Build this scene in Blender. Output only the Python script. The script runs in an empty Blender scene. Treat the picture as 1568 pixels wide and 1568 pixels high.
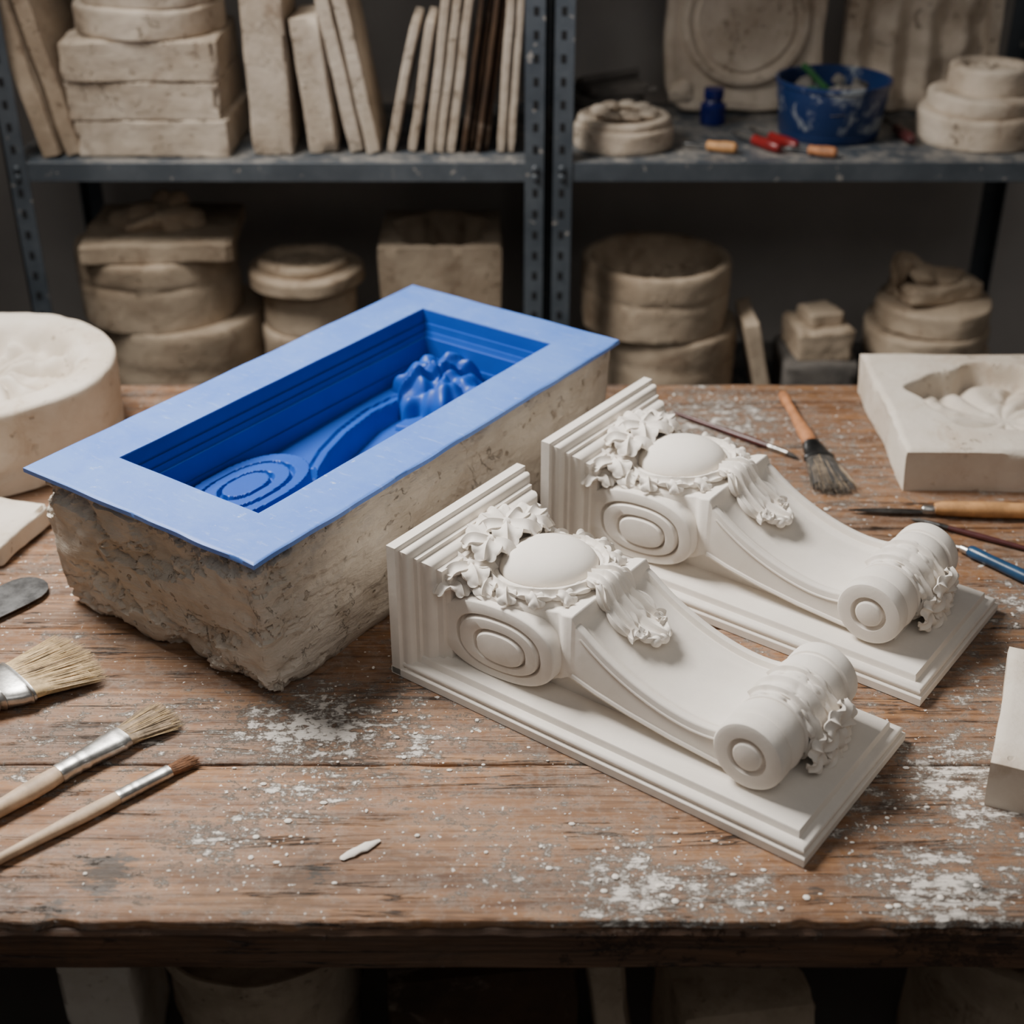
import bpy, bmesh, math, random
from mathutils import Vector, Matrix, noise
import numpy as np
random.seed(7)
PI=math.pi
# ------------------------------------------------------------ node helpers
def newmat(name):
    m=bpy.data.materials.new(name); m.use_nodes=True
    nt=m.node_tree; nt.nodes.clear()
    out=nt.nodes.new('ShaderNodeOutputMaterial'); b=nt.nodes.new('ShaderNodeBsdfPrincipled')
    nt.links.new(b.outputs[0],out.inputs[0]); return m,nt,b
def setin(nt,sock,v):
    if isinstance(v,bpy.types.NodeSocket): nt.links.new(v,sock)
    else:
        if isinstance(v,(tuple,list)) and len(v)==3 and sock.type=='RGBA': v=(*v,1)
        sock.default_value=v
def N(nt,typ,ins=None,**at):
    n=nt.nodes.new(typ)
    for k,v in at.items(): setattr(n,k,v)
    for k,v in (ins or {}).items(): setin(nt,n.inputs[k],v)
    return n
def mix(nt,f,a,b,blend='MIX'):
    n=nt.nodes.new('ShaderNodeMix'); n.data_type='RGBA'; n.blend_type=blend; n.clamp_factor=True
    setin(nt,n.inputs[0],f); setin(nt,n.inputs[6],a); setin(nt,n.inputs[7],b); return n.outputs[2]
def mth(nt,op,a,b=0.0,c=0.0,clamp=False):
    n=nt.nodes.new('ShaderNodeMath'); n.operation=op; n.use_clamp=clamp
    setin(nt,n.inputs[0],a); setin(nt,n.inputs[1],b)
    if op in('MULTIPLY_ADD',): setin(nt,n.inputs[2],c)
    return n.outputs[0]
def rng(nt,v,a,b,c=0.0,d=1.0):
    n=nt.nodes.new('ShaderNodeMapRange'); n.interpolation_type='SMOOTHSTEP'
    setin(nt,n.inputs[0],v); n.inputs[1].default_value=a; n.inputs[2].default_value=b
    n.inputs[3].default_value=c; n.inputs[4].default_value=d; return n.outputs[0]
def coords(nt,scale=(1,1,1),loc=(0,0,0),rot=(0,0,0)):
    tc=nt.nodes.new('ShaderNodeTexCoord')
    mp=N(nt,'ShaderNodeMapping',{'Scale':scale,'Location':loc,'Rotation':rot})
    nt.links.new(tc.outputs['Object'],mp.inputs[0]); return mp.outputs[0]
def nz(nt,vec,scale,detail=5,rough=.55,dist=0):
    return N(nt,'ShaderNodeTexNoise',{'Vector':vec,'Scale':scale,'Detail':detail,'Roughness':rough,'Distortion':dist}).outputs[0]
def bump(nt,b,h,dist,strength=1.0):
    n=N(nt,'ShaderNodeBump',{'Height':h,'Distance':dist,'Strength':strength}); nt.links.new(n.outputs[0],b.inputs['Normal'])

def plaster(name,c1,c2,stain=(.25,.17,.10),stain_amt=.35,bumpd=.002,pits=.5,rough=.85,scrape=0,crack=.6):
    m,nt,b=newmat(name); v=coords(nt)
    n1=nz(nt,v,7,8,.65); n2=nz(nt,v,13,8,.72,.8); n3=nz(nt,v,70,6,.65)
    col=mix(nt,rng(nt,n1,.35,.65),c1,c2)
    col=mix(nt,mth(nt,'MULTIPLY',rng(nt,n2,.52,.74),stain_amt),col,stain)
    h=mth(nt,'ADD',mth(nt,'MULTIPLY',n1,.9),mth(nt,'MULTIPLY',n3,.35))
    if scrape:
        sv=coords(nt,(14,14,60),rot=(.15,.1,0)); sn=nz(nt,sv,1.6,6,.7,.3)
        h=mth(nt,'ADD',h,mth(nt,'MULTIPLY',sn,scrape))
        cr=nz(nt,v,5.5,6,.6,1.2); crk=rng(nt,mth(nt,'ABSOLUTE',mth(nt,'SUBTRACT',cr,.5)),.006,.0,0,1)
        crk=mth(nt,'MULTIPLY',crk,rng(nt,n2,.50,.60))
        col=mix(nt,mth(nt,'MULTIPLY',crk,crack),col,(c1[0]*.3,c1[1]*.25,c1[2]*.2)); h=mth(nt,'SUBTRACT',h,mth(nt,'MULTIPLY',crk,1.0))
    if pits:
        p=nz(nt,v,75,2,.4); pm=mth(nt,'MULTIPLY',rng(nt,p,.66,.71),rng(nt,n1,.42,.6))
        col=mix(nt,mth(nt,'MULTIPLY',pm,pits),col,(c1[0]*.35,c1[1]*.29,c1[2]*.23))
        h=mth(nt,'SUBTRACT',h,mth(nt,'MULTIPLY',pm,.6))
    setin(nt,b.inputs['Base Color'],col); b.inputs['Roughness'].default_value=rough; b.inputs['Specular IOR Level'].default_value=.3
    bump(nt,b,h,bumpd,.8); return m
def simple(name,c,rough=.5,metal=0,var=.25,scale=30,bumpd=.0004):
    m,nt,b=newmat(name); v=coords(nt); n1=nz(nt,v,scale,6,.65)
    col=mix(nt,rng(nt,n1,.3,.7),tuple(x*(1-var) for x in c),tuple(min(1,x*(1+var)) for x in c))
    setin(nt,b.inputs['Base Color'],col); b.inputs['Roughness'].default_value=rough; b.inputs['Metallic'].default_value=metal
    bump(nt,b,n1,bumpd,.6); return m

M={}
M['cast']=plaster('cast_plaster_white',(.80,.745,.675),(.71,.655,.59),(.48,.41,.33),.20,.0009,0,.85)
M['mold']=plaster('mold_plaster_rough',(.66,.59,.505),(.50,.435,.36),(.30,.21,.135),.45,.0085,.65,.85,.9,.3)
M['old']=plaster('aged_plaster',(.50,.40,.295),(.33,.25,.175),(.14,.08,.045),.75,.005,.6)
M['light']=plaster('pale_plaster',(.72,.65,.56),(.60,.515,.42),(.38,.25,.15),.45,.003,.45)
M['shelfp']=plaster('shelf_plaster',(.60,.515,.42),(.42,.34,.26),(.18,.11,.065),.65,.005,.6,.85,.3)
M['grey']=plaster('grey_dusty_plaster',(.16,.145,.13),(.08,.075,.07),(.35,.31,.27),.5,.002,.5)
M['brownboard']=plaster('dark_board',(.08,.045,.025),(.04,.024,.016),(.4,.32,.25),.5,.002,0)
M['steel']=simple('steel_ferrule',(.50,.49,.47),.34,1,.3,60,.0005)
M['darksteel']=simple('worn_dark_steel',(.10,.10,.10),.45,1,.5,40,.0006)
M['handle']=simple('raw_wood_handle',(.50,.36,.24),.6,0,.25,40)
M['orange']=simple('orange_wood_handle',(.52,.27,.11),.45,0,.25,40)
M['rust']=simple('worn_red_handle',(.42,.18,.08),.5,0,.3,50)
M['red']=simple('red_plastic',(.20,.011,.011),.35,0,.2)
M['navy']=simple('navy_handle',(.012,.045,.10),.3,0,.3)
M['bluejar']=simple('dark_blue_plastic',(.006,.012,.12),.35,0,.3)
M['maroon']=simple('maroon_handle',(.07,.02,.02),.35,0,.3)
M['black']=simple('painted_hole_shade',(.006,.006,.007),.9,0,.1)  # near-black colour painting the shade inside the post perforations
M['bris_l']=simple('blond_bristle',(.52,.37,.19),.7,0,.35,120)
M['bris_g']=simple('grey_brown_bristle',(.26,.19,.12),.7,0,.4,120)
M['bris_b']=simple('brown_bristle',(.20,.09,.04),.7,0,.4,120)
M['bris_k']=simple('dark_bristle',(.05,.045,.04),.7,0,.5,120)
M['green']=simple('green_scrap',(.03,.12,.04),.6)
def rackmat():
    m,nt,b=newmat('grey_painted_steel'); v=coords(nt)
    n=nz(nt,v,9,8,.7); n2=nz(nt,v,45,4,.6)
    col=mix(nt,rng(nt,n,.35,.7),(.050,.062,.076),(.090,.105,.122))
    geo=N(nt,'ShaderNodeNewGeometry'); sep=N(nt,'ShaderNodeSeparateXYZ',{0:geo.outputs['Normal']})
    up=rng(nt,sep.outputs[2],.6,.95)
    dust=mth(nt,'MULTIPLY',up,rng(nt,mth(nt,'ADD',mth(nt,'MULTIPLY',n,.6),mth(nt,'MULTIPLY',n2,.4)),.42,.62))
    col=mix(nt,mth(nt,'MULTIPLY',dust,.6),col,(.38,.34,.29))
    col=mix(nt,mth(nt,'MULTIPLY',rng(nt,n2,.63,.69),.7),col,(.42,.39,.35))
    setin(nt,b.inputs['Base Color'],col); b.inputs['Roughness'].default_value=.5; bump(nt,b,n2,.0006,.5); return m
M['rack']=rackmat()
def bucketmat():
    m,nt,b=newmat('splattered_blue_plastic'); v=coords(nt)
    n=nz(nt,v,17,7,.7,.5)
    col=mix(nt,rng(nt,n,.53,.62),(.008,.026,.10),(.26,.29,.32))
    setin(nt,b.inputs['Base Color'],col); b.inputs['Roughness'].default_value=.4; return m
M['bucket']=bucketmat()
def silicone(name,c1,c2,pw,rough=.42,spec=.5):
    m,nt,b=newmat(name); v=coords(nt); n=nz(nt,v,9,8,.7,.3); n2=nz(nt,v,55,6,.7)
    vs=coords(nt,(30,6,10),rot=(0,0,.6)); n3=nz(nt,vs,5,6,.7)
    col=mix(nt,rng(nt,n,.3,.7),c1,c2)
    if pw:
        col=mix(nt,mth(nt,'MULTIPLY',rng(nt,n3,.55,.78),pw),col,(.42,.54,.80))
        col=mix(nt,mth(nt,'MULTIPLY',rng(nt,n2,.62,.74),pw*1.2),col,(.62,.70,.84))
    setin(nt,b.inputs['Base Color'],col); b.inputs['Roughness'].default_value=rough; b.inputs['Specular IOR Level'].default_value=spec
    bump(nt,b,mth(nt,'ADD',n,mth(nt,'MULTIPLY',n2,.2)),.0014 if pw else .0005,.6); return m
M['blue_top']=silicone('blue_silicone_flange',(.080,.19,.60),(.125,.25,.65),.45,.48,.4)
M['blue_in']=silicone('blue_silicone_cavity_shaded',(.006,.058,.35),(.008,.070,.39),0,.45,.4)  # same silicone as the flange, colour darkened to carry the cavity's shade

BLOBS=[(-.205,1.105,.075,1),(-.208,1.03,.06,.9),(-.264,.957,.05,.7),(-.12,1.13,.07,.6),(.107,.908,.05,1),(.185,.892,.05,1),
(.371,.886,.06,.8),(.449,1.037,.07,.8),(.33,1.84,.10,1),(.45,1.75,.09,.7),(.40,1.60,.09,.5),(.60,1.35,.08,.6),(-.5,1.25,.06,.4),
(0,.93,.08,.4),(.30,1.02,.06,.5),(-.55,1.42,.05,.4),(.05,1.2,.25,.25),(-.35,1.15,.1,.35),(.5,1.2,.1,.3)]
DARKS=[(-.361,.916,.040,1),(-.173,.918,.018,.9),(.265,.894,.018,.9),(-.39,.88,.03,.8),(.41,.90,.02,.8)]
def woodmat(name,edge=False):
    m,nt,b=newmat(name)
    v=coords(nt); vg=coords(nt,(1.6,30,30)); vf=coords(nt,(5,190,190)); vw=coords(nt,(1.0,3.2,3.2)); vc=coords(nt,(1.1,26,26),(3,1,0))
    g=nz(nt,vg,1.0,9,.72,1.4); f=nz(nt,vf,1.0,5,.65); w=nz(nt,vw,2.4,10,.75,.5)
    ramp=N(nt,'ShaderNodeValToRGB',{0:g}); cr=ramp.color_ramp
    cr.elements[0].position=.33; cr.elements[1].position=.68
    if edge:
        cr.elements[0].color=(.030,.014,.008,1); cr.elements[1].color=(.15,.072,.034,1)
    else:
        cr.elements[0].color=(.065,.027,.011,1); cr.elements[1].color=(.37,.19,.083,1)
        e=cr.elements.new(.48); e.color=(.205,.095,.040,1)
    col=ramp.outputs[0]
    col=mix(nt,mth(nt,'MULTIPLY',rng(nt,f,.46,.64),.62),col,(.050,.024,.013))
    film=mth(nt,'MULTIPLY',rng(nt,w,.46,.68),.22 if edge else .50)
    film=mth(nt,'MULTIPLY',film,rng(nt,f,.62,.40,.40,1))
    col=mix(nt,film,col,(.19,.145,.11))
    d=nz(nt,v,4.3,8,.72,.6); col=mix(nt,mth(nt,'MULTIPLY',rng(nt,d,.53,.67),.68),col,(.042,.027,.018))
    ck=nz(nt,vc,1.0,6,.62,.5); crk=mth(nt,'MULTIPLY',rng(nt,mth(nt,'ABSOLUTE',mth(nt,'SUBTRACT',ck,.5)),.010,.002),rng(nt,nz(nt,v,6,3,.5),.45,.54))
    col=mix(nt,mth(nt,'MULTIPLY',crk,.9),col,(.014,.008,.005))
    sp=nz(nt,v,58,10,.78,.2); sp2=nz(nt,coords(nt,(12,42,20),rot=(0,0,.12)),1.6,10,.82,.3); zone=None; dk=None
    for (x,y,r,a) in BLOBS:
        dn=N(nt,'ShaderNodeVectorMath',{0:v,1:(x,y,0)},operation='DISTANCE').outputs['Value']
        q=rng(nt,dn,r*2.0,0,0,a)
        zone=q if zone is None else mth(nt,'MAXIMUM',zone,q)
    for (x,y,r,a) in DARKS:
        dn=N(nt,'ShaderNodeVectorMath',{0:v,1:(x,y,0)},operation='DISTANCE').outputs['Value']
        q=rng(nt,dn,r*2.0,0,0,a)
        dk=q if dk is None else mth(nt,'MAXIMUM',dk,q)
    big=nz(nt,v,3.4,5,.6)
    zone2=mth(nt,'ADD',mth(nt,'MULTIPLY',zone,.120),mth(nt,'MULTIPLY',rng(nt,big,.38,.66),.075))
    s=mth(nt,'ADD',mth(nt,'ADD',mth(nt,'MULTIPLY',sp,.5),mth(nt,'MULTIPLY',sp2,.5)),zone2)
    pm=rng(nt,s,.600,.665)
    haze=mth(nt,'MULTIPLY',rng(nt,s,.50,.65),.50)
    if not edge:
        col=mix(nt,haze,col,(.34,.28,.235))
        col=mix(nt,mth(nt,'MULTIPLY',pm,.90),col,(.74,.69,.63))
        fine=nz(nt,v,160,3,.5); col=mix(nt,mth(nt,'MULTIPLY',rng(nt,mth(nt,'ADD',fine,mth(nt,'MULTIPLY',zone,.09)),.69,.73),.8),col,(.78,.74,.69))
        mid=nz(nt,v,70,4,.65,.4); col=mix(nt,mth(nt,'MULTIPLY',rng(nt,mth(nt,'ADD',mid,mth(nt,'MULTIPLY',zone,.05)),.69,.72),.85),col,(.76,.72,.66))
        col=mix(nt,mth(nt,'MULTIPLY',rng(nt,mth(nt,'ADD',mth(nt,'MULTIPLY',sp2,.8),mth(nt,'MULTIPLY',dk,.26)),.58,.62),.80),col,(.030,.030,.027))
    else:
        col=mix(nt,mth(nt,'MULTIPLY',rng(nt,sp2,.60,.70),.7),col,(.42,.38,.34))
    setin(nt,b.inputs['Base Color'],col)
    setin(nt,b.inputs['Roughness'],rng(nt,w,.3,.7,.45,.75))
    h=mth(nt,'ADD',mth(nt,'MULTIPLY',g,.6),mth(nt,'SUBTRACT',mth(nt,'MULTIPLY',pm,.5),mth(nt,'MULTIPLY',f,.6)))
    h=mth(nt,'SUBTRACT',h,crk)
    bump(nt,b,h,.0032,.9); return m
M['wood']=woodmat('worn_workbench_wood'); M['woodedge']=woodmat('dark_bench_edge_wood',True)
def wallmat(name,c1,c2):
    m,nt,b=newmat(name); v=coords(nt); n=nz(nt,v,1.6,8,.6); n2=nz(nt,v,30,5,.6)
    setin(nt,b.inputs['Base Color'],mix(nt,rng(nt,n,.3,.7),c1,c2)); b.inputs['Roughness'].default_value=.9
    bump(nt,b,mth(nt,'ADD',n,mth(nt,'MULTIPLY',n2,.3)),.004,.5); return m
M['wall']=wallmat('painted_wall',(.48,.45,.425),(.34,.315,.295))
M['floor']=wallmat('concrete_floor',(.10,.09,.085),(.06,.055,.05))

# ------------------------------------------------------------ mesh builder
class MB:
    def __init__(s): s.v=[]; s.f=[]; s.m=[]
    def add(s,vs,fs,mat=0,X=None):
        o=len(s.v)
        s.v+= [tuple(X@Vector(p)) if X is not None else tuple(p) for p in vs]
        s.f+= [tuple(i+o for i in f) for f in fs]; s.m+=[mat]*len(fs)
    def loft(s,rings,mat=0,cap0=True,cap1=True,closed=True,X=None):
        n=len(rings[0]); vs=[p for r in rings for p in r]; fs=[]
        for i in range(len(rings)-1):
            for j in range(n if closed else n-1):
                k=(j+1)%n; fs.append((i*n+j,i*n+k,(i+1)*n+k,(i+1)*n+j))
        if cap0: fs.append(tuple(range(n-1,-1,-1)))
        if cap1: fs.append(tuple((len(rings)-1)*n+j for j in range(n)))
        s.add(vs,fs,mat,X)
    def lathe(s,prof,n=48,mat=0,X=None,fn=None):
        rings=[]
        for (r,z) in prof:
            ring=[]
            for j in range(n):
                a=2*PI*j/n; p=Vector((r*math.cos(a),r*math.sin(a),z))
                if fn: p=fn(p)
                ring.append(p)
            rings.append(ring)
        s.loft(rings,mat,prof[0][0]>1e-6,prof[-1][0]>1e-6,True,X)
    def box(s,x0,x1,y0,y1,z0,z1,b=.002,mat=0,X=None):
        def r(z,i): return [(x0+i,y0+i,z),(x1-i,y0+i,z),(x1-i,y1-i,z),(x0+i,y1-i,z)]
        s.loft([r(z0,b),r(z0+b,0),r(z1-b,0),r(z1,b)],mat,X=X)
    def rough(s,sx,sy,sz,cuts=14,amp=.004,fr=14,rad=.01,mat=0,X=None,seed=0,taper=0,fn=None,chip=.010):
        bm=bmesh.new(); bmesh.ops.create_cube(bm,size=1.0)
        bmesh.ops.subdivide_edges(bm,edges=bm.edges[:],cuts=cuts,use_grid_fill=True)
        h=Vector((sx/2,sy/2,sz/2)); o=Vector((seed*3.7,seed*1.3,seed*5.1)); vs=[]
        for v in bm.verts:
            p=Vector((v.co.x*sx,v.co.y*sy,v.co.z*sz))
            q=Vector([max(-h[i]+rad,min(h[i]-rad,p[i])) for i in range(3)]); d=p-q
            edge=sum(1 for i in range(3) if abs(v.co[i])>.499)>=2
            if d.length>1e-9: p=q+d.normalized()*min(rad,d.length) if d.length>rad else p
            k=1-taper*(p.z/sz); p.x*=k; p.y*=k
            if edge:
                c_=max(0,noise.noise(p*26+o)-.05)*chip*2+max(0,noise.noise(p*70+o))*chip*.5
                if d.length>1e-9: p=p-d.normalized()*c_
            nn=noise.noise_vector(p*fr+o)*amp+noise.noise_vector(p*fr*4+o)*amp*.35
            p=p+nn; p.z+=sz/2
            if p.z<.001: p.z=0 if v.co.z<-.49 else p.z
            if fn: p=fn(p)
            vs.append(p)
        bm.verts.index_update()
        s.add(vs,[[v.index for v in f.verts] for f in bm.faces],mat,X); bm.free()
    def ell(s,c,r,mat=0,X=None,nu=20,nv=12,fn=None):
        prof=[(max(0,math.sin(PI*i/nv)),-math.cos(PI*i/nv)) for i in range(nv+1)]
        rings=[]
        for (rr,z) in prof:
            rings.append([])
            for j in range(nu):
                a=2*PI*j/nu; p=Vector((rr*math.cos(a)*r[0],rr*math.sin(a)*r[1],z*r[2]))
                if fn: p=fn(p)
                rings[-1].append(p+Vector(c))
        s.loft(rings,mat,False,False,True,X)
    def tube(s,pts,rad,mat=0,n=10,X=None,flat=1.0,cap=True):
        pts=[Vector(p) for p in pts]; rings=[]
        if not isinstance(rad,(list,tuple)): rad=[rad]*len(pts)
        for i,p in enumerate(pts):
            t=(pts[min(i+1,len(pts)-1)]-pts[max(i-1,0)]).normalized()
            up=Vector((0,0,1)) if abs(t.z)<.95 else Vector((1,0,0))
            a=t.cross(up).normalized(); b=a.cross(t)
            rings.append([p+a*math.cos(2*PI*j/n)*rad[i]+b*math.sin(2*PI*j/n)*rad[i]*flat for j in range(n)])
        s.loft(rings,mat,cap,cap,True,X)
    def obj(s,name,mats,loc=(0,0,0),rz=0,rot=None,ang=35,par=None):
        me=bpy.data.meshes.new(name); me.from_pydata([tuple(v) for v in s.v],[],s.f)
        for m in mats: me.materials.append(M[m])
        me.polygons.foreach_set('material_index',s.m)
        bm=bmesh.new(); bm.from_mesh(me); bmesh.ops.remove_doubles(bm,verts=bm.verts,dist=1e-6)
        bmesh.ops.recalc_face_normals(bm,faces=bm.faces); bm.to_mesh(me); bm.free()
        me.polygons.foreach_set('use_smooth',[True]*len(me.polygons)); me.set_sharp_from_angle(angle=math.radians(ang)); me.update()
        o=bpy.data.objects.new(name,me); bpy.context.scene.collection.objects.link(o)
        o.location=loc; o.rotation_euler=rot or (0,0,rz)
        if par: o.parent=par
        return o
def XF(loc=(0,0,0),rz=0,rx=0,ry=0):
    return Matrix.Translation(loc)@Matrix.Rotation(rz,4,'Z')@Matrix.Rotation(ry,4,'Y')@Matrix.Rotation(rx,4,'X')
def cat(pts,n):
    pts=[Vector(p) for p in pts]; out=[]; m=len(pts)-1
    for i in range(n):
        t=i/(n-1)*m; k=min(int(t),m-1); u=t-k
        p0=pts[max(k-1,0)];p1=pts[k];p2=pts[k+1];p3=pts[min(k+2,m)]
        out.append(.5*((2*p1)+(p2-p0)*u+(2*p0-5*p1+4*p2-p3)*u*u+(3*p1-p0-3*p2+p3)*u**3))
    return out
def leaf(mb,pts,up,w,lobes=4,th=.004,mat=0,nu=36,nv=17,env=None,ribs=5,lobed=.46):
    C=cat(pts,nu); top=[];bot=[]
    for i,p in enumerate(C):
        u=i/(nu-1); t=(C[min(i+1,nu-1)]-C[max(i-1,0)]).normalized()
        upv=up(p,u) if callable(up) else Vector(up)
        s=t.cross(upv).normalized(); nrm=s.cross(t).normalized()
        e=env(u) if env else max(0.0,math.sin(PI*min(1,(u*.93+.07))))**.55
        ls=abs(math.sin(PI*lobes*u)); lob=1-lobed+lobed*ls**.6
        W=w*e*lob; ra=[];rb=[]
        for j in range(nv):
            v=-1+2*j/(nv-1); av=abs(v)
            h=th*(1-.55*av**2.2)+th*.42*math.cos(v*PI*ribs)*(1-av*.2)*(.5+.5*u)+th*.8*math.exp(-(v/.11)**2)-th*.8*(1-ls)**1.5*av
            h+=th*.4*av**3*ls
            q=p+s*v*W+nrm*h+t*(av**1.3)*W*.45
            ra.append(q); rb.append(p+s*v*W*.96-nrm*th*.6+t*(av**1.3)*W*.45)
        top.append(ra); bot.append(rb)
    rings=[a+b[::-1] for a,b in zip(top,bot)]
    mb.loft(rings,mat)
# ------------------------------------------------------------ ROOM
def room():
    b=MB(); b.box(-3,3,-1.5,3.05,-.90,-.86,.001); b.obj('floor',['floor'])
    b=MB(); b.box(-3,3,2.95,3.05,-.86,2.2,.001); b.obj('wall_back',['wall'])
    b=MB(); b.box(-3.1,-3,-1.5,3.05,-.86,2.2,.001); b.obj('wall_left',['wall'])
    b=MB(); b.box(3,3.1,-1.5,3.05,-.86,2.2,.001); b.obj('wall_right',['wall'])
room()
# ------------------------------------------------------------ WORKBENCH
def bench():
    b=MB(); ys=[.860,1.066,1.300,1.520,1.740,1.950]
    for k in range(5):
        y0,y1=ys[k]+.0011,ys[k+1]-.0011; z1=[0,0,-.0006,0,-.0005][k]; rings=[]
        for i in range(361):
            x=-1.35+2.7*i/360
            def w(s,a): return (noise.noise(Vector((x*9,s*7.7,k*3.1)))+.5*noise.noise(Vector((x*40,s*7.7,k*3.1))))*a
            e0=w(1,.0014); e1=w(2,.0014)
            if k==0: e0=w(1,.003)+noise.noise(Vector((x*40,0,3)))*.003+max(0,noise.noise(Vector((x*22,4,3)))-.25)*.012
            bv=.0018+abs(w(3,.0035))
            rings.append([(x,y0+e0,-.032),(x,y0+e0,z1-bv),(x,y0+e0+bv*.4,z1-bv*.4),(x,y0+e0+bv,z1),(x,y1+e1-bv,z1),(x,y1+e1-bv*.4,z1-bv*.4),(x,y1+e1,z1-bv),(x,y1+e1,-.032)])
        b.loft(rings,0)
    rings=[]
    for i in range(361):
        x=-1.35+2.7*i/360; d=noise.noise(Vector((x*12,5,1)))*.0015
        e=noise.noise(Vector((x*30,9,1)))*.002
        rings.append([(x,.858+d,-.052),(x,.8565+d,-.012+e),(x,.8600+d,-.0080+e),(x,.90,-.0080),(x,.90,-.052)])
    b.loft(rings,1)
    b.box(-1.3,1.3,1.88,1.92,-.13,-.032,.002,1)
    for x in(-1.3,1.2):
        for y in(.9,1.8): b.box(x,x+.1,y,y+.1,-.86,-.03,.003,1)
    b.obj('wooden_workbench',['wood','woodedge'],ang=40)
bench()
# ------------------------------------------------------------ CORBEL
def corbel_mesh():
    b=MB(); L=.485;W=.222;c=W/2
    pr=[(.0015,0),(0,.001),(0,.0095),(.0008,.0105),(.0045,.0108),(.0045,.0118),(.0030,.0132),(.0024,.0150),(.0030,.0168),(.0050,.0182),(.0090,.0190),(.0125,.0192),(.0130,.0205),(.0133,.0255),(.0142,.0268),(.016,.0272)]
    b.loft([[(i,i,z),(L-i,i,z),(L-i,W-i,z),(i,W-i,z)] for i,z in pr])
    H=.160
    sl=[(0.0,.0015),(.0012,0),(.0125,0),(.0135,.0012),(.0140,.0045),(.0160,.0045),(.0185,.0038),(.0215,.0045),(.0240,.0065),(.0255,.0095),(.0262,.0125),(.0310,.0125),(.0316,.0165),(.0380,.0165),(.0400,.0168),(.0430,.0185),(.0450,.0210),(.0462,.0245),(.0530,.0250),(.0532,.030),(.060,.030)]
    b.loft([[(x,i,.002),(x,W-i,.002),(x,W-i,H-i),(x,i,H-i)] for x,i in sl])
    Tk=[(.045,.104),(.07,.106),(.12,.111),(.16,.119),(.19,.128),(.2005,.1305),(.2015,.1300),(.2055,.1235),(.215,.1155),(.23,.1050),(.25,.0935),(.275,.0825),(.30,.0745),(.325,.0695),(.345,.0680),(.365,.0695),(.38,.0740),(.395,.082)]
    tx=[p[0] for p in Tk]; tz=[p[1] for p in Tk]
    T=lambda s: float(np.interp(s,tx,tz))
    Lx=[.045,.16,.185,.198,.203,.23,.27,.32,.37,.40]; Lz=[.03,.03,.048,.058,.058,.0505,.0430,.0365,.0325,.031]
    HW=.068
    S=sorted(set([round(x,5) for x in list(np.linspace(.045,.395,110))]+[.2005,.2015,.2055]))
    def sm(x): x=max(0,min(1,x)); return x*x*(3-2*x)
    def Ts(s):
        if s<=.2055: return T(s)
        tot=0
        for k in range(-4,5):
            tot+=T(max(.2055,s+k*.0025))
        return tot/9
    mid=list(np.linspace(-.062,.062,63))
    rings=[]
    for s in S:
        t=Ts(s); l=float(np.interp(s,Lx,Lz)); ring=[]
        hw=HW-.006*sm((.192-s)/.012)
        YY=[-hw,-hw,-hw+.0008,-hw+.002]+[m*min(1,(hw-.003)/.062) for m in mid]+[hw-.002,hw-.0008,hw,hw]
        g=sm((s-.2035)/.006)
        for k,y in enumerate(YY):
            a=abs(y); z=t
            if k in(0,len(YY)-1): z=l
            elif k in(1,len(YY)-2): z=t-.002
            elif k in(2,len(YY)-3): z=t-.0006
            else:
                d=-.0070*sm((.0605-a)/.003)+.0026*math.exp(-((a-.0535)/.0018)**2)-.0014*sm((.0500-a)/.003)+.0035*math.cos(min(1,a/.05)*PI/2)
                z=t+g*d
            ring.append((s,c+y,z))
        rings.append(ring)
    b.loft(rings)
    poly=[(s,Ts(s)-.012) for s in np.linspace(.05,.40,60)]+[(.42,.05),(.43,.024),(.05,.024)]
    b.loft([[(x,c+y,z) for x,z in poly] for y in(-.0520,.0520)])
    for sg in(-1,1):
        pts=[(s,c+sg*HW,Ts(s)-.0095) for s in np.linspace(.212,.385,40)]
        b.tube(pts,.0015,n=8)
        pts=[(s,c+sg*(HW-.0005),float(np.interp(s,Lx,Lz))+.0030) for s in np.linspace(.203,.40,40)]
        b.tube(pts,.0030,n=8)
        pf=[(1.0,.050),(1.0,.0790),(.985,.0808),(.965,.0815),(.745,.0815),(.730,.0806),(.722,.0745),(.690,.0735),(.680,.0750),(.672,.0815),(.655,.0832),(.620,.0836),(.475,.0836),(.455,.0826),(.446,.0765),(.415,.0760),(.405,.0775),(.398,.0830),(.375,.0852),(.32,.0858),(0.001,.0860)]
        cx,cz=.1165,.0715; rings=[]
        for k,(q,y) in enumerate(pf):
            r=[]
            for j in range(80):
                a=2*PI*j/80; n_=2.4
                ca,sa=math.cos(a),math.sin(a)
                ex=math.copysign(abs(ca)**(2/n_),ca)*.0735; ez=math.copysign(abs(sa)**(2/n_),sa)*.0435
                tl=.07; xx=ex*math.cos(tl)-ez*math.sin(tl); zz=ex*math.sin(tl)+ez*math.cos(tl)
                off=(1-q)*.012
                r.append((cx+xx*q+off,c+sg*y,cz+zz*q-off*.55))
            rings.append(r)
        b.loft(rings)
    prr=[(.0,.0815),(.0125,.0815),(.0140,.0808),(.0148,.0795),(.0150,.0755),(.0175,.0745),(.0190,.0765),(.0200,.0805),(.0310,.0805),(.0345,.0795),(.0362,.0770),(.0366,.0720),(.0366,.0630),(.0355,.0600),(.0335,.0592),(.0328,.0575),(.0335,.0558),(.0362,.052),(.0374,.044),(.0365,.036),(.0345,.0315),(.0325,.030),(.0325,.0)]
    prof=[(r,-y) for r,y in prr]+[(r,y) for r,y in prr[::-1][1:]]
    X=Matrix.Translation((.405,c,.0665))@Matrix.Rotation(-PI/2,4,'X')
    b.lathe(prof,56,0,X)
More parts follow.
